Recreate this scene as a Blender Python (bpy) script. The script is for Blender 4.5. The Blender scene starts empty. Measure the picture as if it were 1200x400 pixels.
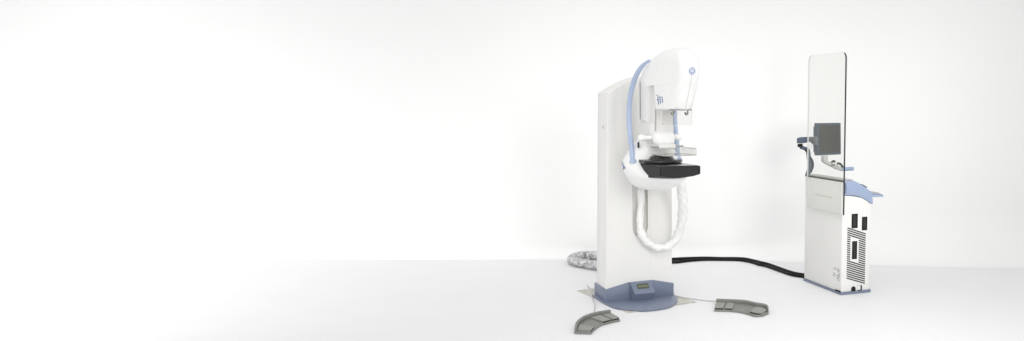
import bpy, bmesh, math, random
from mathutils import Vector, Matrix
R = math.radians
random.seed(7)
S = bpy.context.scene
COL = S.collection

# ------------------------------------------------------------------ materials
def mat(name, col, rough=0.5, metal=0.0, spec=0.5, noise=0.0, nscale=40.0, bump=0.0, bscale=60.0, coat=0.0):
    m = bpy.data.materials.new(name); m.use_nodes = True
    nt = m.node_tree; b = nt.nodes['Principled BSDF']
    b.inputs['Base Color'].default_value = (*col, 1)
    b.inputs['Roughness'].default_value = rough
    b.inputs['Metallic'].default_value = metal
    b.inputs['Specular IOR Level'].default_value = spec
    b.inputs['Coat Weight'].default_value = coat
    tc = nt.nodes.new('ShaderNodeTexCoord')
    if noise:
        n = nt.nodes.new('ShaderNodeTexNoise'); n.inputs['Scale'].default_value = nscale; n.inputs['Detail'].default_value = 4
        nt.links.new(tc.outputs['Object'], n.inputs['Vector'])
        r = nt.nodes.new('ShaderNodeMapRange')
        r.inputs['From Min'].default_value = 0.3; r.inputs['From Max'].default_value = 0.7
        r.inputs['To Min'].default_value = 1 - noise; r.inputs['To Max'].default_value = 1 + noise
        nt.links.new(n.outputs['Fac'], r.inputs['Value'])
        x = nt.nodes.new('ShaderNodeVectorMath'); x.operation = 'SCALE'
        x.inputs[0].default_value = col
        nt.links.new(r.outputs['Result'], x.inputs['Scale'])
        nt.links.new(x.outputs['Vector'], b.inputs['Base Color'])
    if bump:
        n = nt.nodes.new('ShaderNodeTexNoise'); n.inputs['Scale'].default_value = bscale; n.inputs['Detail'].default_value = 5
        nt.links.new(tc.outputs['Object'], n.inputs['Vector'])
        k = nt.nodes.new('ShaderNodeBump'); k.inputs['Strength'].default_value = bump; k.inputs['Distance'].default_value = 0.01
        nt.links.new(n.outputs['Fac'], k.inputs['Height']); nt.links.new(k.outputs['Normal'], b.inputs['Normal'])
    return m

def clear_mat(name, tint, refl=1.0):
    m = bpy.data.materials.new(name); m.use_nodes = True
    nt = m.node_tree; nt.nodes.clear()
    o = nt.nodes.new('ShaderNodeOutputMaterial'); mix = nt.nodes.new('ShaderNodeMixShader')
    t = nt.nodes.new('ShaderNodeBsdfTransparent'); t.inputs['Color'].default_value = (*tint, 1)
    g = nt.nodes.new('ShaderNodeBsdfGlossy'); g.inputs['Roughness'].default_value = 0.02
    g.inputs['Color'].default_value = (refl, refl, refl, 1)
    f = nt.nodes.new('ShaderNodeLayerWeight')
    p = nt.nodes.new('ShaderNodeMath'); p.operation = 'POWER'; p.inputs[1].default_value = 5
    q = nt.nodes.new('ShaderNodeMath'); q.operation = 'MULTIPLY_ADD'; q.inputs[1].default_value = .96; q.inputs[2].default_value = .04
    nt.links.new(f.outputs['Facing'], p.inputs[0]); nt.links.new(p.outputs[0], q.inputs[0]); nt.links.new(q.outputs[0], mix.inputs['Fac'])
    nt.links.new(t.outputs['BSDF'], mix.inputs[1]); nt.links.new(g.outputs['BSDF'], mix.inputs[2])
    nt.links.new(mix.outputs['Shader'], o.inputs['Surface'])
    return m

MT = dict(
    floor=mat('studio floor', (.80, .80, .81), .55, noise=.008, nscale=3.0, spec=.3),
    wall=mat('studio wall', (.88, .88, .875), .9, noise=.006, nscale=1.2, spec=.1),
    white=mat('white enamel', (.785, .778, .757), .38, noise=.010, nscale=9, spec=.4),
    white_b=mat('bright white shell', (.88, .88, .87), .25, noise=.008, nscale=12, spec=.5),
    panel=mat('panel white', (.93, .93, .91), .5),
    ivory=mat('ivory plastic', (.79, .775, .75), .45, noise=.01, nscale=12),
    grey=mat('light grey plastic', (.52, .52, .49), .5, noise=.02, nscale=20),
    slot=mat('recess lining', (.74, .73, .70), .6, noise=.02, nscale=20),
    dark=mat('dark slot', (.035, .035, .035), .6, spec=.15),
    gapshade=mat('gap shade', (.16, .16, .155), .6),
    seam=mat('seam grey', (.42, .41, .39), .6),
    blue=mat('slate blue plastic', (.170, .20, .28), .42, noise=.03, nscale=25),
    rail=mat('sky blue rail', (.41, .495, .665), .32, noise=.02, nscale=20),
    desk=mat('pale blue laminate', (.315, .385, .54), .42, noise=.02, nscale=20),
    mark=mat('blue print', (.12, .19, .36), .5),
    logo=mat('badge blue', (.27, .35, .55), .35),
    char=mat('charcoal composite', (.028, .0275, .027), .55, spec=.15, noise=.08, nscale=60, bump=.05, bscale=300),
    glossy=mat('glossy carbon top', (.018, .018, .0175), .16, spec=.6),
    black=mat('black plastic', (.010, .010, .011), .5, spec=.2),
    rubber=mat('black cable jacket', (.006, .006, .0065), .5, spec=.2),
    pedal=mat('grey pedal casting', (.205, .21, .192), .55, noise=.10, nscale=50, bump=.08, bscale=200),
    pad=mat('grey pedal pad', (.275, .28, .255), .6, noise=.10, nscale=70, bump=.1, bscale=200),
    cord=mat('grey cord', (.50, .50, .50), .5),
    foil=mat('foil duct', (.58, .58, .59), .34, metal=.4, noise=.42, nscale=26, bump=1.0, bscale=30),
    sleeve=mat('white vinyl sleeve', (.84, .84, .825), .35, noise=.03, nscale=30, bump=.18, bscale=45),
    plate=mat('floor plate metal', (.50, .485, .43), .38, metal=.25, noise=.22, nscale=22, bump=.15, bscale=30),
    lcd=mat('lcd glass', (.075, .085, .06), .25),
    lcdbar=mat('lcd segments', (.19, .20, .13), .4),
    screen=mat('switched off screen', (.046, .045, .037), .7, spec=.0),  # grey base stands in for pale surroundings reflected in the screen
    bezel=mat('blue grey bezel', (.050, .078, .100), .5, spec=.12),
    steel=mat('blue grey steel', (.085, .112, .155), .45, spec=.3),
    armgrey=mat('arm grey', (.16, .17, .165), .4),
    trayt=mat('tray top grey', (.36, .39, .42), .5),
    print=mat('grey print', (.20, .20, .20), .6),
    metal=mat('bright hook metal', (.30, .29, .27), .3, metal=.7),
    edge=mat('dark glass edge', (.022, .026, .026), .4, spec=.2),
    edgel=mat('pale glass edge', (.76, .785, .77), .4),
    pedge=mat('acrylic rim', (.36, .36, .34), .3),
    sedge=mat('shield rim', (.78, .78, .77), .3),
    aedge=mat('acrylic edge', (.55, .55, .53), .3),
    glass=clear_mat('shield glass', (.962, .965, .953), .9),
    acryl=clear_mat('clear acrylic', (.96, .96, .955), .9),
)

# ------------------------------------------------------------------ mesh builder
class MB:
    def __init__(s): s.v = []; s.f = []; s.m = []; s.mats = []
    def mi(s, m):
        if m not in s.mats: s.mats.append(m)
        return s.mats.index(m)
    def add(s, verts, faces, m):
        k = len(s.v); i = s.mi(m)
        s.v += [tuple(v) for v in verts]; s.f += [tuple(k + a for a in f) for f in faces]; s.m += [i] * len(faces)
        return s
    def bm(s, bm, m):
        bm.verts.ensure_lookup_table(); bm.verts.index_update()
        s.add([v.co[:] for v in bm.verts], [[v.index for v in f.verts] for f in bm.faces], m); bm.free(); return s
    def prism(s, pts, m, fn, a, b, bev=0.0, seg=2):
        """2D outline pts extruded from a to b; fn(u, v, w) -> xyz"""
        bm = bmesh.new()
        A = [bm.verts.new(fn(u, v, a)) for u, v in pts]; B = [bm.verts.new(fn(u, v, b)) for u, v in pts]
        n = len(pts)
        bm.faces.new(A); bm.faces.new(B[::-1])
        for i in range(n): bm.faces.new((A[i], B[i], B[(i + 1) % n], A[(i + 1) % n]))
        bmesh.ops.recalc_face_normals(bm, faces=bm.faces)
        if bev:
            es = [e for e in bm.edges if e.calc_face_angle(0) > R(28)]
            bmesh.ops.bevel(bm, geom=es, offset=bev, segments=seg, profile=.5, affect='EDGES', clamp_overlap=True)
        return s.bm(bm, m)
    def box(s, x0, x1, y0, y1, z0, z1, m, bev=0.0, seg=2):
        return s.prism([(x0, y0), (x1, y0), (x1, y1), (x0, y1)], m, XY, z0, z1, bev, seg)
    def loft(s, rings, m, cap=True):
        n = len(rings[0]); v = [p for r in rings for p in r]; f = []
        for j in range(len(rings) - 1):
            for i in range(n):
                k = (i + 1) % n
                f.append((j*n+i, j*n+k, (j+1)*n+k, (j+1)*n+i))
        if cap: f.append(tuple(range(n))[::-1]); f.append(tuple((len(rings)-1)*n+i for i in range(n)))
        bm = bmesh.new(); V = [bm.verts.new(p) for p in v]
        for q in f:
            try: bm.faces.new([V[i] for i in q])
            except ValueError: pass
        bmesh.ops.recalc_face_normals(bm, faces=bm.faces)
        return s.bm(bm, m)
    def tube(s, path, r, m, n=12, step=4, flat=None, wob=0.0, seed=0):
        P = spline(path, step); rr = random.Random(seed)
        rad = r if callable(r) else (lambda t: r)
        rings = []; up = None
        for i, p in enumerate(P):
            d = (P[min(i+1, len(P)-1)] - P[max(i-1, 0)]).normalized()
            if up is None:
                up = Vector((0, 0, 1)) if abs(d.z) < .9 else Vector((0, 1, 0))
            a = d.cross(up)
            a = a.normalized() if a.length > 1e-5 else d.orthogonal().normalized()
            up = a.cross(d).normalized()
            t = i / (len(P) - 1); q = rad(t)
            rings.append([p + (a*math.cos(k*2*math.pi/n) + up*math.sin(k*2*math.pi/n)) * q * (1 + wob*rr.uniform(-1, 1)) for k in range(n)])
        return s.loft(rings, m)
    def lathe(s, c, prof, m, axis='z', n=24):
        rings = []
        for r, h in prof:
            ring = []
            for k in range(n):
                a = k*2*math.pi/n; x, y = r*math.cos(a), r*math.sin(a)
                ring.append((c[0]+x, c[1]+y, c[2]+h) if axis == 'z' else ((c[0]+h, c[1]+x, c[2]+y) if axis == 'x' else (c[0]+x, c[1]+h, c[2]+y)))
            rings.append(ring)
        return s.loft(rings, m)
    def build(s, name, parent=None, smooth=True, label=None, ang=38):
        me = bpy.data.meshes.new(name); me.from_pydata(s.v, [], s.f)
        for m in s.mats: me.materials.append(MT[m])
        me.polygons.foreach_set('material_index', s.m)
        if smooth:
            me.polygons.foreach_set('use_smooth', [True]*len(s.f)); me.set_sharp_from_angle(angle=R(ang))
        me.update()
        o = bpy.data.objects.new(name, me); COL.objects.link(o)
        if parent: o.parent = parent
        if label: o['label'] = label
        return o

XY = lambda u, v, w: (u, v, w)
XZ = lambda u, v, w: (u, w, v)
YZ = lambda u, v, w: (w, u, v)

def spline(path, step):
    P = [Vector(p) for p in path]
    if step <= 1: return P
    out = []
    for i in range(len(P) - 1):
        a, b, c, d = P[max(i-1, 0)], P[i], P[i+1], P[min(i+2, len(P)-1)]
        for k in range(step):
            t = k/step
            out.append(.5*((2*b) + (c-a)*t + (2*a-5*b+4*c-d)*t*t + (3*b-3*c+d-a)*t**3))
    out.append(P[-1]); return out

def rpoly(pts, rad, n=6):
    """round the corners of a polygon"""
    out = []; N = len(pts)
    for i, p in enumerate(pts):
        r = rad[i] if isinstance(rad, (list, tuple)) else rad
        p = Vector(p); a = Vector(pts[i-1]) - p; b = Vector(pts[(i+1) % N]) - p
        r = min(r, a.length*.49, b.length*.49)
        A = p + a.normalized()*r; B = p + b.normalized()*r
        for k in range(n+1):
            t = k/n; out.append(tuple((1-t)**2*A + 2*t*(1-t)*p + t*t*B))
    return out

def empty(name, loc, rz, label, cat, group=None):
    o = bpy.data.objects.new(name, None); COL.objects.link(o); o.location = loc; o.rotation_euler = (0, 0, rz)
    o.empty_display_size = .1
    tag(o, label, cat, group); return o

def tag(o, label, cat, group=None, kind=None):
    o['label'] = label; o['category'] = cat
    if group: o['group'] = group
    if kind: o['kind'] = kind
    return o

# ------------------------------------------------------------------ setting
WALL_Y = 7.80
b = MB(); b.add([(-16, -6, 0), (16, -6, 0), (16, WALL_Y, 0), (-16, WALL_Y, 0)], [(0, 1, 2, 3)], 'floor')
fl = b.build('floor', smooth=False); fl['kind'] = 'structure'
b = MB(); vs = []; fs = []
xs = [-16, -8, -4, -2, -1, 0, .4, .8, 1.2, 1.6, 2.0, 2.4, 2.8, 3.2, 4, 6, 16]; np_ = 18
for x in xs:
    t = min(1, max(0, (x-.2)/2.6)); t = t*t*(3-2*t); rd = .12 + .38*t
    for k in range(np_): 
        a = R(90*k/(np_-1)); vs.append((x, WALL_Y-rd+rd*math.sin(a), .0006+rd-rd*math.cos(a)))
    vs.append((x, WALL_Y, 6.0))
for i in range(len(xs)-1):
    for k in range(np_): 
        a = i*(np_+1)+k; fs.append((a, a+1, a+np_+2, a+np_+1))
b.add(vs, fs, 'wall'); wl = b.build('wall'); wl['kind'] = 'structure'

# ------------------------------------------------------------------ mammography unit
TM = .42262
unit = empty('mammography_machine', (-.3344, 6.0786, 0), TM,
             'tall white breast x-ray machine with blue side rails on a slate blue base', 'medical machine')

# column: arched top, recessed slot up the front
arch = []
for k in range(0, 17):
    t = k/16; x = -.245 + .517*t
    arch.append((x, 1.597 + .126*(1 - abs(1-2*t)**1.28)))
outl = [(-.268, .05), (.270, .05)] + [(x, z) for x, z in arch[::-1]]
SL, SR, SB, ST = -.057, .072, .500, 1.08
def column_front(b):
    # front skin with a hole for the slot, lofted as one bmesh, bevelled at the outer rim
    bm = bmesh.new()
    hole = [(SL, ST), (SL, SB+.07)] + [(SL+.005+.03*(1-math.cos(R(a))), SB+.07-.07*math.sin(R(a))) for a in (25, 50, 75)] + \
           [(SR-.005-.03*(1-math.cos(R(a))), SB+.07-.07*math.sin(R(a))) for a in (75, 50, 25)] + [(SR, SB+.07), (SR, ST)]
    D = .035
    es = []
    for ring, inner in ((outl, 0), (hole, 1)):
        v = [bm.verts.new((x, 0, z)) for x, z in ring]
        es += [bm.edges.new((v[i], v[(i+1) % len(v)])) for i in range(len(v))]
    r = bmesh.ops.triangle_fill(bm, use_beauty=True, use_dissolve=False, edges=es, normal=(0, -1, 0))
    b.bm(bm, 'white')
    n = len(hole)
    b.add([(x, 0, z) for x, z in hole] + [(x, D, z) for x, z in hole],
          [(i, (i+1) % n, n+(i+1) % n, n+i) for i in range(n)], 'slot')
    b.add([(x, D, z) for x, z in hole], [tuple(range(n))], 'slot')

b = MB(); column_front(b)
n = len(outl)
# rounded rim: front edge -> sides -> back
def inset(pts, d):
    c = Vector((0.005, .85)); return [(x - d*(1 if x > c.x else -1)*min(1, abs(x-c.x)/.2), z - (d if z > 1.5 else 0)) for x, z in pts]
grow = inset(outl, -.006)
rings = [[(x, 0, z) for x, z in outl], [(x, .004, z) for x, z in inset(outl, -.004)], [(x, .012, z) for x, z in grow],
         [(x, .232, z) for x, z in grow], [(x, .245, z) for x, z in inset(outl, 0)]]
b.loft(rings, 'white', cap=False)
b.add([(x, .245, z) for x, z in outl], [tuple(range(n))], 'white')
b.box(-.279, -.273, .035, .043, 1.333, 1.357, 'seam')      # little catch on the flank
b.box(-.2425, -.2415, -.0012, .002, .12, 1.58, 'ivory'); b.box(.062+.03, .063+.03, -.0012, .002, .15, .95, 'ivory')
b.build('column', unit)

# skirt with raised centre and display wedge
b = MB()
b.prism([(-.284, .012), (-.284, .107), (-.095, .147), (.112, .147), (.284, .107), (.284, .012)], 'blue', XZ, -.014, .262, .004)
sk = b.build('base_skirt', unit)
b = MB()
rings = []
for (y, z, w) in [(-.010, .012, .088), (-.010, .149, .090), (-.030, .146, .089), (-.106, .083, .083), (-.111, .074, .082), (-.106, .067, .081), (-.078, .013, .078)]:
    rings.append([(-w, y, z), (w, y, z)])
vs = [p for r in rings for p in r]; k = len(rings)
fs = [(2*i, 2*i+1, 2*i+3, 2*i+2) for i in range(k-1)] + [tuple(2*i for i in range(k)), tuple(2*i+1 for i in range(k))[::-1]]
b.add(vs, fs, 'blue'); dp = b.build('display_housing', unit)
# lcd on the sloping face (between (-.030,.146) and (-.106,.083))
def slope(t, off=.0): 
    y = -.030 + (-.076)*t; z = .146 - .063*t; nrm = Vector((0, -.638, .770)); return Vector((0, y, z)) + nrm*off
def slope_box(b, x0, x1, t0, t1, h, m):
    vs = []
    for off in (-.002, h):
        for x, t in ((x0, t0), (x1, t0), (x1, t1), (x0, t1)): p = slope(t, off); vs.append((x, p.y, p.z))
    b.add(vs, [(4, 5, 6, 7), (0, 1, 5, 4), (1, 2, 6, 5), (2, 3, 7, 6), (3, 0, 4, 7)], m)
b = MB(); slope_box(b, -.044, .050, .16, .66, .0015, 'lcd')
for i in range(5): slope_box(b, -.034+i*.016, -.023+i*.016, .30, .52, .0022, 'lcdbar')
b.build('display', dp, smooth=False)

b = MB()
pl = [(-.305, .255), (-.304, .067), (-.292, -.083), (-.267, -.200), (-.196, -.302), (-.104, -.356), (0, -.366), (.112, -.334), (.205, -.243), (.262, -.130), (.290, 0), (.300, .255)]
pl = [tuple(v[:2]) for v in spline([(x, y, 0) for x, y in pl], 4)]
b.prism(pl, 'blue', XY, .0045, .015, .003); b.build('base_plate', unit)

# gantry ------------------------------------------------------------
b = MB(); b.box(-.068, .068, -.500, -.21, 1.215, 1.66, 'ivory', .006)
b.box(-.0690, -.0630, -.5015, -.494, 1.33, 1.48, 'seam')
b.box(-.05, .05, -.22, .01, 1.10, 1.66, 'white', .01)
b.build('arm', unit)
b = MB()
b.prism([(-.182, 1.400), (-.182, 1.69), (-.206, 1.713), (-.206, 1.40)], 'white_b', YZ, -.074, .074, .003)
b.prism([(-.226, 1.408), (-.226, 1.707), (-.26, 1.755), (-.31, 1.797), (-.46, 1.80), (-.46, 1.70), (-.400, 1.66), (-.385, 1.378)], 'white_b', YZ, -.076, .076, .006)
b.prism([(-.195, 1.41), (-.195, 1.67), (-.24, 1.69), (-.24, 1.41)], 'gapshade', YZ, -.0728, .0728)  # dark core painted in for the shade inside the cover gap
b.build('back_cover', unit)

def sect(z, yb, yf, wb, wf, rb=.03, rf=.062):
    # rounded wedge with slightly bellied flanks
    k = min(1, wb/.1); ym = yb + (yf-yb)*.55; wm = wb + (wf-wb)*.55 + .012*k
    return [(x, y, z) for x, y in rpoly([(-wb, yb), (-wm, ym), (-wf, yf), (wf, yf), (wm, ym), (wb, yb)], [rb, .2, rf, rf, .2, rb], 9)]
HD = [(1.478, -.59, -.848, .098, .052), (1.484, -.58, -.857, .106, .060), (1.55, -.58, -.892, .113, .063), (1.61, -.58, -.920, .119, .065), (1.645, -.58, -.938, .122, .066),
      (1.646, -.44, -.939, .131, .066), (1.69, -.43, -.957, .134, .068), (1.73, -.435, -.967, .134, .068), (1.766, -.45, -.966, .131, .066),
      (1.80, -.500, -.958, .127, .067), (1.83, -.550, -.945, .117, .062), (1.850, -.590, -.923, .104, .054), (1.866, -.620, -.890, .089, .044), (1.878, -.648, -.855, .071, .034),
      (1.887, -.675, -.818, .050, .024), (1.893, -.698, -.788, .028, .014)]
b = MB(); b.loft([sect(*h) for h in HD], 'white_b'); hd = b.build('tube_head', unit)
b = MB(); b.loft([sect(1.4715, -.735, -.850, .076, .056), sect(1.4785, -.735, -.854, .078, .059)], 'seam'); b.build('head_under_shade', hd)  # grey slab painted in for the shade along the head's bottom edge
# centre seam of the head front
def yfront(z):
    for p, q in zip(HD, HD[1:]):
        if p[0] <= z <= q[0] and q[0] > p[0]: return p[2] + (q[2]-p[2])*(z-p[0])/(q[0]-p[0])
b = MB(); vs = []; fs = []
zz = [1.49, 1.55, 1.61, 1.645, 1.69, 1.712]
for z in zz: vs += [(-.0016, yfront(z)-.0008, z), (.0016, yfront(z)-.0008, z)]
b.add(vs, [(2*i, 2*i+1, 2*i+3, 2*i+2) for i in range(len(zz)-1)], 'grey'); b.build('seam', hd)
# round badge: blue disc, pale ring, curled monogram
yb = yfront(1.732)
b = MB(); b.lathe((0, yb, 1.732), [(.0, .004), (.0235, .004), (.0235, -.003), (.022, -.0045), (.0, -.0045)], 'logo', 'y', 28)
ring = [(.0180*math.cos(R(a)), yb-.005, 1.732+.0180*math.sin(R(a))) for a in range(0, 361, 15)]
b.tube(ring, .0012, 'white_b', 6, 1)
def curl(pts): b.tube([(x*.021, yb-.0052, 1.732+z*.021) for x, z in pts], .0013, 'white_b', 6, 4)
curl([(-.05, .35), (-.25, .48), (-.48, .2), (-.5, -.15), (-.3, -.4), (-.1, -.2), (-.08, .1), (-.3, .05), (-.12, -.5)])
curl([(.5, .32), (.3, .5), (.12, .3), (.25, .05), (.42, .05)]); curl([(.25, .05), (.05, -.2), (.22, -.45), (.5, -.28)])
for a in (45, 135, 225, 315):
    c, s_ = math.cos(R(a)), math.sin(R(a)); b.tube([(.0205*c-.003*s_, yb-.005, 1.732+.0205*s_+.003*c), (.0205*c+.003*s_, yb-.005, 1.732+.0205*s_-.003*c)], .0009, 'white_b', 6, 1)
b.build('emblem', hd)

# blue control marks printed on the head's flank
def flank(y, z):
    for p, q in zip(HD, HD[1:]):
        if p[0] <= z <= q[0] and q[0] > p[0]:
            t = (z-p[0])/(q[0]-p[0]); L = [p[i]+(q[i]-p[i])*t for i in range(5)]; break
    P = sect(z, *L[1:])[:27]      # left chain, back to front
    for a, c in zip(P, P[1:]):
        if min(a[1], c[1]) <= y <= max(a[1], c[1]) and a[1] != c[1]: return a[0] + (c[0]-a[0])*(y-a[1])/(c[1]-a[1])
    return -.1
def fmark(b, y, z, ry, rz, m='mark'):
    vs = []
    for a in range(0, 360, 45):
        yy, z_ = y+ry*math.cos(R(a)), z+rz*math.sin(R(a)); vs.append((flank(yy, z_)-.0018, yy, z_))
    vs += [(v[0]+.004, v[1], v[2]) for v in vs]
    b.add(vs, [tuple(range(8))] + [(i, (i+1) % 8, 8+(i+1) % 8, 8+i) for i in range(8)], m)
b = MB()
for y, z, ry, rz in [(-.728, 1.546, .012, .008), (-.733, 1.562, .007, .007), (-.722, 1.576, .006, .006), (-.733, 1.530, .007, .007), (-.726, 1.518, .006, .006),
                     (-.760, 1.563, .008, .006), (-.760, 1.550, .008, .006), (-.760, 1.537, .008, .006), (-.760, 1.524, .007, .005),
                     (-.790, 1.560, .008, .006), (-.792, 1.546, .008, .006), (-.790, 1.532, .008, .006)]:
    fmark(b, y+.086, z, ry, rz)
b.build('control_marks', hd)

# hooks and clear face shield below the head
for sx in (-1, 1):
    b = MB(); x = sx*.052
    b.tube([(x, -.775, 1.476), (x+.004, -.777, 1.462), (x-.004, -.788, 1.448), (x-.014, -.790, 1.444), (x-.020, -.785, 1.452), (x-.018, -.78, 1.460)], .0052, 'metal', 8, 3)
    b.lathe((x-.012, -.795, 1.451), [(0, 0), (.0085, 0), (.0085, -.008), (0, -.008)], 'metal', 'y', 12)
    b.build('hook', unit)
b = MB(); b.box(-.115, .112, -.724, -.721, 1.374, 1.474, 'acryl')
b.box(-.115, .112, -.7246, -.7204, 1.3715, 1.374, 'edgel'); b.box(.112, .1135, -.7246, -.7204, 1.3715, 1.474, 'sedge'); b.box(-.117, -.115, -.7246, -.7204, 1.3715, 1.474, 'sedge')
b.lathe((-.104, -.7246, 1.382), [(0, 0), (.004, 0), (.004, -.004), (0, -.004)], 'seam', 'y', 10)
b.build('face_shield', unit)

# paddle carriage
b = MB(); b.box(-.092, .092, -.485, -.195, 1.238, 1.395, 'white', .042, 5)
b.box(-.081, .081, -.520, -.40, 1.228, 1.320, 'white_b', .030, 5)
b.box(-.064, .064, -.56, -.44, 1.205, 1.234, 'white', .006)
b.box(-.083, -.079, -.47, -.462, 1.24, 1.31, 'seam')
cg = b.build('paddle_carriage', unit)
for sx in (-1, 1):
    b = MB(); b.lathe((sx*.078 - (.034 if sx < 0 else 0), -.455, 1.279), [(0, -sx*.034), (.016, -sx*.034), (.016, sx*.022), (.021, sx*.026), (.025, sx*.034), (.025, sx*.056), (.018, sx*.066), (0, sx*.067)], 'white_b', 'x', 18)
    b.build('knob', cg)
# paddle: clear tray with a rear rim
b = MB(); X, Y0, Y1, Z0, Z1 = .122, -.782, -.540, 1.166, 1.214
b.box(-X, X, Y0, Y1, Z0, Z0+.003, 'acryl')
for (x0, x1, y0, y1) in ((-X, X, Y0, Y0+.003), (-X, X, Y1-.003, Y1), (-X, -X+.003, Y0+.0035, Y1-.0035), (X-.003, X, Y0+.0035, Y1-.0035)):
    b.box(x0, x1, y0, y1, Z0+.0035, Z1, 'acryl')
tp = rpoly([(-X, Y0), (X, Y0), (X, Y1), (-X, Y1)], .012, 3)
b.tube([(x, y, Z0+.002) for x, y in tp] + [(*tp[0], Z0+.002)], .0024, 'pedge', 6, 1)
b.tube([(x, y, Z1) for x, y in tp] + [(*tp[0], Z1)], .0018, 'pedge', 6, 1)
pd = b.build('compression_paddle', unit)
b = MB(); b.box(-.126, .126, -.552, -.538, 1.216, 1.226, 'seam', .002); b.build('paddle_rim', pd)

# lower shell
SH = [(.893, -.38, -.16, .06), (.900, -.45, -.11, .11), (.918, -.52, -.075, .15), (.940, -.58, -.05, .178), (.964, -.635, -.035, .198), (.990, -.69, -.025, .216), (1.005, -.70, -.02, .224),
      (1.020, -.68, -.02, .231), (1.045, -.57, -.02, .240), (1.07, -.48, -.02, .244), (1.10, -.415, -.02, .244), (1.115, -.405, -.03, .240), (1.14, -.40, -.06, .226), (1.17, -.395, -.09, .205), (1.205, -.39, -.12, .180),
      (1.24, -.385, -.15, .150), (1.26, -.37, -.17, .125)]
def shell_ring(z, yf, yb, w):
    ym = max(-.28, yf+.08); N = 48; w = w*.893; out = []
    for k in range(N):
        a = 2*math.pi*k/N; c, s_ = math.cos(a), math.sin(a)
        out.append((w*c, ym + ((yb-ym) if s_ > 0 else (ym-yf))*s_, z))
    return out
b = MB(); b.loft([shell_ring(*s_) for s_ in SH], 'white_b')
sh = b.build('lower_shell', unit)
b = MB(); b.box(-.1445, -.1365, -.365, -.340, 1.204, 1.246, 'dark', .003); b.build('slot', sh)
b = MB()
for y, z, ry, rz in [(-.20, 1.085, .02, .012), (-.235, 1.072, .015, .012), (-.26, 1.058, .022, .012), (-.225, 1.048, .015, .010)]:
    vs = []
    for a in range(0, 360, 45):
        yy, zz_ = y+ry*math.cos(R(a)), z+rz*math.sin(R(a))
        for p, q in zip(SH, SH[1:]):
            if p[0] <= zz_ <= q[0]: t = (zz_-p[0])/(q[0]-p[0]); W_ = .893*(p[3]+(q[3]-p[3])*t); YB = p[2]+(q[2]-p[2])*t
        vs.append((-W_*math.sqrt(max(0, 1-((yy+.28)/(YB+.28))**2))-.0015, yy, zz_))
    vs += [(v[0]+.02, v[1], v[2]) for v in vs]
    b.add(vs, [tuple(range(8))] + [(i, (i+1) % 8, 8+(i+1) % 8, 8+i) for i in range(8)], 'mark')
b.build('control_marks', sh)

# curved side rails
for sx in (-1, 1):
    b = MB()
    path = [(.180, -.345, 1.100), (.180, -.318, 1.20), (.180, -.285, 1.32), (.180, -.270, 1.43), (.179, -.277, 1.52), (.176, -.300, 1.60), (.166, -.350, 1.695), (.152, -.422, 1.765), (.140, -.475, 1.796), (.125, -.535, 1.818)]
    b.tube([(sx*x, y, z) for x, y, z in path], lambda t: .0185 if t < .72 else .0185 - (t-.72)/.28*.010, 'rail', 14, 5)
    b.lathe((sx*.180, -.348, 1.098), [(0, 0), (.027, 0), (.027, .014), (.019, .024), (0, .026)], 'rail', 'z', 18)
    b.build('grab_rail', unit)

# support table
b = MB()
tabp = [(-.148, 1.094), (.148, 1.094), (.148, 1.036), (.10, 1.025), (.04, 1.0185), (-.02, 1.0175), (-.09, 1.0215), (-.148, 1.031)]
bm = bmesh.new()
def tring(y, dz, w): return [(x*w, y, z + (dz if z < 1.06 else 0)) for x, z in tabp]
b.loft([tring(-.775, 0, .985), tring(-.778+.006, 0, 1), tring(-.60, -.022, 1), tring(-.48, -.028, 1), tring(-.38, -.005, .96)], 'char')
tb = b.build('support_table', unit, ang=14)
b = MB(); b.prism(rpoly([(-.140, -.768), (.140, -.768), (.140, -.50), (-.140, -.50)], .01, 3), 'glossy', XY, 1.0945, 1.0975, .001); b.build('top_sheet', tb)
b = MB(); b.box(-.1492, -.1450, -.7795, -.772, 1.034, 1.093, 'black', .001); b.build('seam', tb)
b = MB(); b.box(.1435, .1492, -.7795, -.772, 1.040, 1.093, 'black', .001); b.build('seam', tb)
b = MB()
b.prism(rpoly([(-.152, -.50), (-.06, -.56), (.06, -.56), (.155, -.47), (.165, -.42), (.150, -.375), (-.140, -.34), (-.150, -.38)], .02, 4), 'glossy', XY, 1.098, 1.122, .006, 3)
b.lathe((-.004, -.455, 1.118), [(0, .042), (.035, .041), (.062, .037), (.080, .028), (.088, .014), (.098, .004), (.100, -.004), (0, -.004)], 'glossy', 'z', 32)
b.build('rear_mount', tb)

# vinyl sleeve hanging in a loop from the slot to the shell
b = MB()
path = [(.030, .045, .93), (.022, .030, .86), (.014, .005, .745), (-.006, -.028, .604), (.006, -.050, .514), (.052, -.060, .452), (.133, -.070, .411), (.21, -.09, .426), (.270, -.11, .491), (.289, -.16, .63), (.270, -.22, .77), (.240, -.26, .879), (.212, -.28, .985)]
rr = random.Random(4)
P = spline(path, 14); rings = []; up = Vector((0, 1, 0)); Nn = 18
for i, p in enumerate(P):
    d = (P[min(i+1, len(P)-1)]-P[max(i-1, 0)]).normalized(); a = d.cross(up).normalized(); up = a.cross(d).normalized()
    t = i/(len(P)-1); base = (.032 + .005*math.sin(t*8+1.0)) if t > .3 else .030 + .004*math.sin(t*20)
    ring = []
    for k in range(Nn):
        th = 2*math.pi*k/Nn
        f = 1 + (.10*math.sin(2*th + i*.40) + .07*math.sin(5*th - i*.8))*min(1, t*3.2+.15)
        ring.append(p + (a*math.cos(th)+up*math.sin(th))*base*f)
    rings.append(ring)
b.loft(rings, 'sleeve'); b.build('cable_sleeve', unit)

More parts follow.
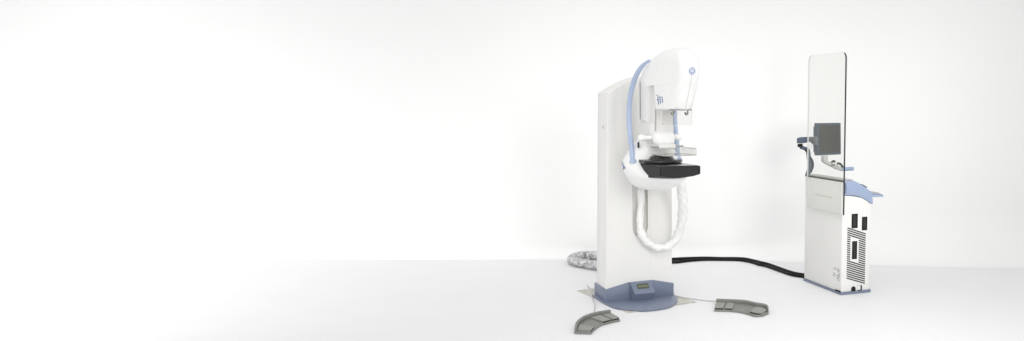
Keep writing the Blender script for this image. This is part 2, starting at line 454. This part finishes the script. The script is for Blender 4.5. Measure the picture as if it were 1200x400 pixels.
# ------------------------------------------------------------------ floor plate under the base
b = MB()
q = [(-.864, 6.379), (-.396, 5.672), (.105, 5.997), (-.362, 6.659)]
c = (sum(p[0] for p in q)/4, sum(p[1] for p in q)/4)
b.prism([(x-c[0], y-c[1]) for x, y in q], 'plate', XY, .0005, .0042, .001)
o = b.build('floor_plate'); o.location = (c[0], c[1], 0)
tag(o, 'thin mottled metal sheet lying on the floor beneath the slate blue base', 'floor plate')

# ------------------------------------------------------------------ console
console = empty('operator_console', (1.2643, 6.2381, 0), R(22),
                'slim white control cabinet with blue sloping desk, tall glass shield and monitor', 'control console')
b = MB()
topc = [(0, .905), (.010, .802), (.10, .796), (.181, .779), (.240, .747), (.272, .718)]
b.prism([(0, .020), (.262, .020), (.272, .712), (.240, .741), (.181, .773), (.10, .790), (.012, .797), (0, .797)], 'white', XZ, 0, .57, .004)
b.box(.0, .012, .0, .57, .795, .905, 'white')
cb = b.build('cabinet', console)
b = MB(); b.box(-.0085, .0, .004, .53, .648, .905, 'panel', .002); b.build('side_panel', console)
# vent slots as black bars, the darkness inside them painted, slanted down towards the desk side
b = MB(); sl = -.3333
def slat(b, xa, xb, zc, th=.0094):
    za, zb = zc + sl*(xa-.05), zc + sl*(xb-.05)
    b.prism([(xa, za-th/2), (xb, zb-th/2), (xb, zb+th/2), (xa, za+th/2)], 'black', XZ, -.0012, .006)
npitch = 23
for i in range(npitch+1):
    zc = .537 - i*(.404/npitch)
    wx0, wx1, wz0, wz1 = .084, .156, .268, .442
    za, zb = zc + sl*(wx0-.05), zc+sl*(wx1-.05)
    hit = (wz0 < za < wz1) or (wz0 < zb < wz1)
    if not hit: slat(b, .05, .224, zc)
    else:
        slat(b, .05, wx0-.004, zc); slat(b, wx1+.004, .224, zc)
b.build('vent_grille', console, smooth=False)
def recess(name, x0, x1, z0, z1, zd=0):  # black faces painted in for the darkness inside an opening
    b = MB(); b.prism([(x0, z0), (x1, z0+zd), (x1, z1+zd), (x0, z1)], 'black', XZ, -.0012, .006)
    b.prism([(x0+.012, z0+.012), (x1-.014, z0+.012+zd), (x1-.014, z1-.010+zd), (x0+.012, z1-.010)], 'dark', XZ, -.0025, .002)
    return b.build(name, console, smooth=False)
recess('port', .088, .146, .531, .647); recess('port', .186, .237, .509, .618)
recess('drive_slot', .097, .144, .281, .426)
b = MB(); pts = [(.095, .0215), (.137, .0215)] + [(.116+.021*math.cos(R(a)), .040+.020*math.sin(R(a))) for a in range(0, 181, 20)]
b.prism(pts, 'black', XZ, -.0015, .004); b.build('cable_opening', console, smooth=False)  # black patch painted in for the dark hole
b = MB(); b.prism([(.153, .024), (.197, .022), (.197, .066), (.153, .068)], 'grey', XZ, -.003, .004, .001)
b.prism([(.158, .028), (.172, .028), (.172, .060), (.158, .061)], 'white_b', XZ, -.0045, .002); b.prism([(.184, .024), (.195, .023), (.195, .062), (.184, .063)], 'black', XZ, -.0042, .002)
b.prism([(.158, .0225), (.185, .0222), (.185, .028), (.158, .028)], 'black', XZ, -.0048, .002)
b.build('socket', console, smooth=False)
b = MB()
bp = rpoly([(-.008, -.012), (.270, -.012), (.290, .006), (.290, .572), (-.008, .572)], [.004, .02, .02, .01, .004], 4)
b.prism(bp, 'blue', XY, .0005, .0195, .004); b.build('base', console)
b = MB(); b.box(-.010, .002, .004, .075, .0198, .030, 'black', .002); b.build('corner_gap', console)
# tiny service print on the flank
b = MB(); rr = random.Random(2)
for r_ in range(9):
    z = .205 - r_*.0115
    for (y0, y1) in (((.075, .115) if r_ in (0, 1, 4, 5, 6) else (0, 0)), (.020, .062)):
        y = y1
        while y > y0 + .004:
            w = rr.uniform(.004, .012)
            if rr.random() < .75: b.box(-.0012, .001, y-w, y, z-.0042-(.0 if rr.random() < .6 else .002), z, 'print')
            y -= w + .0035
b.build('print_block', console, smooth=False)
# pale emboss on the side panel
b = MB(); rr = random.Random(9)
y = .40
while y > .14:
    w = rr.uniform(.006, .014); b.box(-.0096, -.008, y-w, y, .760-.006*rr.random(), .772+.006*rr.random(), 'ivory'); y -= w+.006
b.build('emboss', console, smooth=False)

# blue desk: arched side profile running the depth of the cabinet
b = MB()
dk = [(.014, .916), (.098, .9135), (.108, .909), (.138, .897), (.204, .861), (.278, .810), (.281, .770), (.287, .716), (.240, .744), (.181, .777), (.10, .795), (.012, .8015)]
b.prism(dk, 'desk', XZ, -.006, .566, .004)
b.prism([(.016, .812), (.026, .816), (.030, .84), (.030, .872), (.026, .894), (.016, .902)], 'blue', XZ, -.010, 0.0, .002)
dkob = b.build('desk', console)
b = MB(); b.prism([(.276, .797), (.345, .792), (.398, .781), (.396, .770), (.279, .773)], 'desk', XZ, .01, .50, .002)
b.prism([(.276, .817), (.343, .809), (.394, .787), (.394, .7825), (.345, .794), (.276, .799)], 'trayt', XZ, .012, .498, .002); b.build('tray', console)
b = MB(); b.prism([(.150, .896), (.245, .845), (.248, .857), (.156, .905)], 'grey', XZ, .08, .42, .003)
b.prism([(.200, .872), (.248, .846), (.253, .853), (.206, .878)], 'bezel', XZ, .03, .078, .002); b.build('keyboard', console)

# glass shield with rounded upper corners
g = rpoly([(-.048, .648), (-.048, 1.921), (.503, 1.921), (.503, .648)], [.004, .055, .055, .004], 6)
bm = bmesh.new(); b = MB(); ng = len(g)
xa, xb = -.0262, -.0125
b.add([(xa, y, z) for y, z in g], [tuple(range(ng))], 'glass'); b.add([(xb, y, z) for y, z in g], [tuple(range(ng))[::-1]], 'glass')
for i in range(ng):
    (y0, z0), (y1, z1) = g[i], g[(i+1) % ng]
    front = max(y0, y1) < .02
    b.add([(xa, y0, z0), (xa, y1, z1), (xb, y1, z1), (xb, y0, z0)], [(0, 1, 2, 3)], 'edge' if front else 'edgel')
gs = b.build('glass_shield', console, smooth=False)
b = MB(); b.box(-.0105, -.0015, -.02, .53, .9055, .916, 'edge', .001); b.build('glass_channel', console)
b = MB(); b.box(.0, .095, .002, .564, .9165, .924, 'grey', .002); b.build('top_lid', console)

# monitor on its arms
b = MB(); b.tube([(-.006, .53, .906), (.010, .53, .957), (.018, .53, 1.008), (.006, .53, 1.066), (.002, .53, 1.110), (-.008, .53, 1.135), (-.035, .53, 1.146), (-.075, .53, 1.158)], lambda t: .021 - .006*t, 'steel', 10, 4)
b.tube([(.016, .52, .940), (.034, .515, .985), (.033, .515, 1.03), (.012, .52, 1.07)], .012, 'black', 8, 4)
b.tube([(-.040, .522, 1.140), (-.022, .52, 1.118), (-.016, .52, 1.095)], .007, 'black', 8, 4)
b.tube([(-.078, .53, 1.160), (-.080, .53, 1.185)], .022, 'black', 12, 1)
b.prism([(-.102, 1.190), (-.102, 1.232), (-.07, 1.242), (-.01, 1.243), (-.01, 1.200), (-.045, 1.192)], 'steel', XZ, .508, .552, .005)
b.prism([(-.01, 1.203), (-.01, 1.243), (.085, 1.243), (.085, 1.17), (.06, 1.175), (.03, 1.200)], 'armgrey', XZ, .512, .562, .006)
b.build('monitor_arm', console)
MA = R(13); mc, ms = math.cos(MA), math.sin(MA)
def mloc(u, d, z): return (.086 + u*mc - d*ms, .52 + u*ms + d*mc, z)   # u along the screen, d backwards
b = MB()
b.prism([(0, 1.083), (.285, 1.083), (.276, 1.359), (-.006, 1.359)], 'bezel', lambda u, v, w: mloc(u, w, v), 0, .040, .004)
b.prism([(.014, 1.105), (.255, 1.105), (.25, 1.33), (.010, 1.33)], 'bezel', lambda u, v, w: mloc(u, w, v), .038, .068, .006)
mo = b.build('monitor', console)
b = MB(); b.prism([(.024, 1.103), (.264, 1.103), (.256, 1.342), (.018, 1.342)], 'screen', lambda u, v, w: mloc(u, w, v), -.0016, .002); b.build('screen', mo, smooth=False)
# white support with blue grip under the monitor
b = MB()
b.prism([(.048, 1.09), (.092, 1.09), (.092, 1.045), (.13, 1.032), (.165, 1.022), (.205, 1.000), (.235, .984), (.222, .964), (.190, .970), (.110, 1.008), (.058, 1.034), (.048, 1.05)], 'grey', XZ, .36, .405, .005)
b.tube([(.122, .355, 1.037), (.142, .355, 1.046), (.156, .355, 1.036)], .009, 'black', 8, 3)
b.tube([(.178, .355, 1.024), (.206, .355, 1.020), (.232, .355, .992)], .010, 'black', 8, 3)
b.tube([(.12, .352, 1.012), (.15, .352, 1.012)], .004, 'black', 8, 1)
b.build('monitor_support', console)
b = MB(); b.tube([(.222, .38, .975), (.27, .38, .973), (.338, .38, .974), (.350, .38, .974)], .0165, 'desk', 12, 4); b.build('grip', console)

# ------------------------------------------------------------------ cables and duct on the floor
b = MB(); b.tube([(-.50, 7.60, .016), (-.30, 7.62, .016), (-.10, 7.63, .018), (0, 7.645, .020), (.209, 7.672, .021), (.376, 7.660, .019), (.584, 7.655, .017), (.697, 7.535, .017), (.75, 7.43, .022), (.811, 7.369, .017), (.899, 7.172, .017), (.99, 6.985, .017), (1.081, 6.90, .017), (1.17, 6.85, .017)], .0165, 'rubber', 12, 6)
o = b.build('power_cable'); tag(o, 'thicker black cable running along the floor from the machine to the cabinet', 'cable', 'black cables on the floor')
b = MB(); b.tube([(-.50, 7.52, .013), (-.25, 7.48, .013), (-.10, 7.500, .013), (-.03, 7.525, .013), (.06, 7.585, .013), (.209, 7.638, .013), (.376, 7.637, .013), (.56, 7.615, .013), (.67, 7.500, .013), (.725, 7.39, .014), (.785, 7.322, .013), (.875, 7.130, .013), (.965, 6.945, .013), (1.06, 6.865, .013), (1.15, 6.80, .013)], .0125, 'rubber', 12, 6)
o = b.build('power_cable'); tag(o, 'thinner black cable splitting off in front of the thicker one at the machine end', 'cable', 'black cables on the floor')
b = MB()
b.tube([(-.62, 7.60, .040), (-.76, 7.68, .042), (-.87, 7.70, .044), (-.97, 7.70, .042), (-1.045, 7.63, .038), (-1.060, 7.50, .038), (-1.00, 7.375, .040), (-.89, 7.28, .042), (-.76, 7.17, .042), (-.63, 7.06, .042)], .040, 'foil', 16, 16, wob=.20, seed=3)
o = b.build('duct_hose'); tag(o, 'crinkled silver grey hose looped on the floor behind the column', 'hose')

# ------------------------------------------------------------------ foot pedals
def pedal(name, c, outer, inner, pads, cord, label):
    """outer and inner edge lists run the same way; the rim follows the outer edge"""
    root = empty(name, (c[0], c[1], 0), 0, label, 'foot pedal', 'foot pedals with cords')
    L = lambda p: (p[0]-c[0], p[1]-c[1])
    O = [L(p) for p in outer]; I = [L(p) for p in inner]
    ev = lambda E, t: (Vector(E[min(int(t*(len(E)-1)), len(E)-2)]).lerp(Vector(E[min(int(t*(len(E)-1)), len(E)-2)+1]), t*(len(E)-1)-min(int(t*(len(E)-1)), len(E)-2)))
    sp = lambda E: [tuple(v[:2]) for v in spline([(x, y, 0) for x, y in E], 4)]
    O = sp(O); I = sp(I)
    b = MB(); b.prism(O + I[::-1], 'pedal', XY, .0005, .016, .003); bd = b.build('body', root)
    # raised rim along the outer edge
    def at(t, s):  # t along, s from inner(0) to outer(1)
        return ev(I, t).lerp(ev(O, t), s)
    b = MB(); T = [k/20 for k in range(21)]
    rim = [tuple(at(t, .995)) for t in T] + [tuple(at(t, .86)) for t in T[::-1]]
    b.prism(rim, 'pedal', XY, .010, .038, .004); b.build('rim', root)
    for t0, t1, s0, s1 in pads:
        b = MB()
        TT = [t0 + (t1-t0)*k/5 for k in range(6)]
        A = [at(t, s0) for t in TT] + [at(t, s1) for t in TT[::-1]]
        bm = bmesh.new()
        lo = [bm.verts.new((p.x, p.y, .0165)) for p in A]
        hi = [bm.verts.new((p.x, p.y, .030 if i < 6 else .022)) for i, p in enumerate(A)]
        n_ = len(A); bm.faces.new(hi); bm.faces.new(lo[::-1])
        for i in range(n_): bm.faces.new((lo[i], lo[(i+1) % n_], hi[(i+1) % n_], hi[i]))
        bmesh.ops.recalc_face_normals(bm, faces=bm.faces)
        b.bm(bm, 'pad')
        # black strip painted in for the shade under the front lip
        F = [at(t, s0-.012) for t in TT] + [at(t, s0+.01) for t in TT[::-1]]
        b.prism([tuple(p) for p in F], 'black', XY, .0162, .0235)
        b.build('pad', root)
    b = MB(); b.tube([(*L(p[:2]), p[2]) for p in cord], .0038, 'cord', 8, 6); b.build('cord', root)
    return root
pedal('foot_pedal', (-.60, 5.40), [(-.716, 5.142), (-.728, 5.313), (-.698, 5.465), (-.631, 5.568), (-.528, 5.643)], [(-.602, 5.128), (-.592, 5.21), (-.560, 5.320), (-.510, 5.385), (-.438, 5.450)],
      [(.06, .26, .04, .80), (.60, .80, .04, .80), (.83, .985, .04, .80)],
      [(-.80, 6.55, .010), (-.775, 6.46, .008), (-.747, 6.393, .0075), (-.710, 6.131, .004), (-.663, 5.889, .004), (-.645, 5.68, .006), (-.640, 5.56, .02)],
      'grey curved foot pedal on the floor in front of the blue machine base')
pedal('foot_pedal', (.43, 5.77), [(.258, 5.967), (.335, 5.957), (.400, 5.945), (.480, 5.922), (.552, 5.852), (.628, 5.788), (.622, 5.64)], [(.231, 5.716), (.30, 5.712), (.365, 5.700), (.420, 5.670), (.470, 5.622), (.517, 5.562), (.575, 5.575)],
      [(.02, .16, .04, .80), (.19, .33, .04, .80), (.70, .93, .08, .78)],
      [(-.12, 6.33, .01), (-.081, 6.201, .0065), (.0, 6.131, .0065), (.10, 6.075, .005), (.20, 6.02, .006), (.29, 5.95, .02)],
      'grey curved foot pedal lying on the open floor between the machine and the cabinet')

# ------------------------------------------------------------------ light, world, camera
w = bpy.data.worlds.new('World'); S.world = w; w.use_nodes = True
w.node_tree.nodes['Background'].inputs['Color'].default_value = (1, 1, .995, 1)
w.node_tree.nodes['Background'].inputs['Strength'].default_value = .905

def area(name, loc, aim, sx, sy, power, col=(1, 1, 1), spread=180):
    l = bpy.data.lights.new(name, 'AREA'); l.shape = 'RECTANGLE'; l.size = sx; l.size_y = sy; l.energy = power; l.color = col; l.spread = R(spread)
    o = bpy.data.objects.new(name, l); COL.objects.link(o); o.location = loc
    o.rotation_euler = (Vector(aim)-Vector(loc)).to_track_quat('-Z', 'Y').to_euler()
    return o
# key softbox, then unseen fill lamps added to balance tones, all outside the frame
area('key_softbox', (3.2, .6, 2.6), (.6, 6.3, 1.2), 2.2, 2.2, 7.4, (1, .99, .975), spread=40)
area('overhead_fill', (.6, 4.2, 4.6), (.6, 5.2, 0), 3, 2, 4.4, spread=100)
area('floor_fill', (.6, 2.2, 3.2), (.6, 4.6, 0), 3, 1, 9.6, spread=70)
area('floor_side_fill', (1.8, 2.6, 3.4), (1.8, 5.0, 0), 2.4, 1, 2.2, spread=50)
area('wall_side_fill', (2.6, -1, 1.5), (2.2, 7.8, 1.55), 1, 1, 3.2, (1, 1, .985), spread=26)
area('wall_fill', (-1.2, -.5, 2.6), (-1.4, 7.8, 1.3), 1, 1, 3.7, spread=44)
area('wall_top_wash', (-.1, 5.0, 4.6), (-.1, 7.8, .8), 2.6, .6, 2.6, spread=46)  # added lamp, lifts the wall between column and console
area('left_wall_fade_fill', (-6.5, 2.6, 3.2), (-5.0, 7.6, .4), 2.5, 2.5, 17, spread=80)  # added lamp, burns the left wall out to white
area('left_floor_fade_fill', (-4.2, 1.2, 4.4), (-5.2, 5.6, 0), 2.2, 2.2, 26, spread=60)  # added lamp, fades the left floor to white
area('low_wall_wash', (-5.2, 1.6, .9), (-1.6, 7.8, .5), 2.0, .9, 1.3, spread=44)  # added lamp, lifts the lower wall above the floor line
area('left_back_fade_fill', (-6.2, 1.0, 2.0), (-6.4, 7.8, .8), 2, 2, 2.0, spread=60)  # added lamp, whitens the far left backdrop

P = math.atan(75/930)
cam = bpy.data.cameras.new('Camera'); co = bpy.data.objects.new('Camera', cam); COL.objects.link(co)
co.location = (0, 0, 1.5); co.rotation_euler = (R(90)-P, 0, 0)
cam.sensor_width = 36; cam.lens = 36*930/1200; cam.shift_x = -200/1200; cam.clip_end = 200
S.camera = co
S.view_settings.view_transform = 'Standard'; S.view_settings.look = 'None'; S.view_settings.exposure = 0; S.view_settings.gamma = 1
S.cycles.max_bounces = 8; S.cycles.transparent_max_bounces = 16
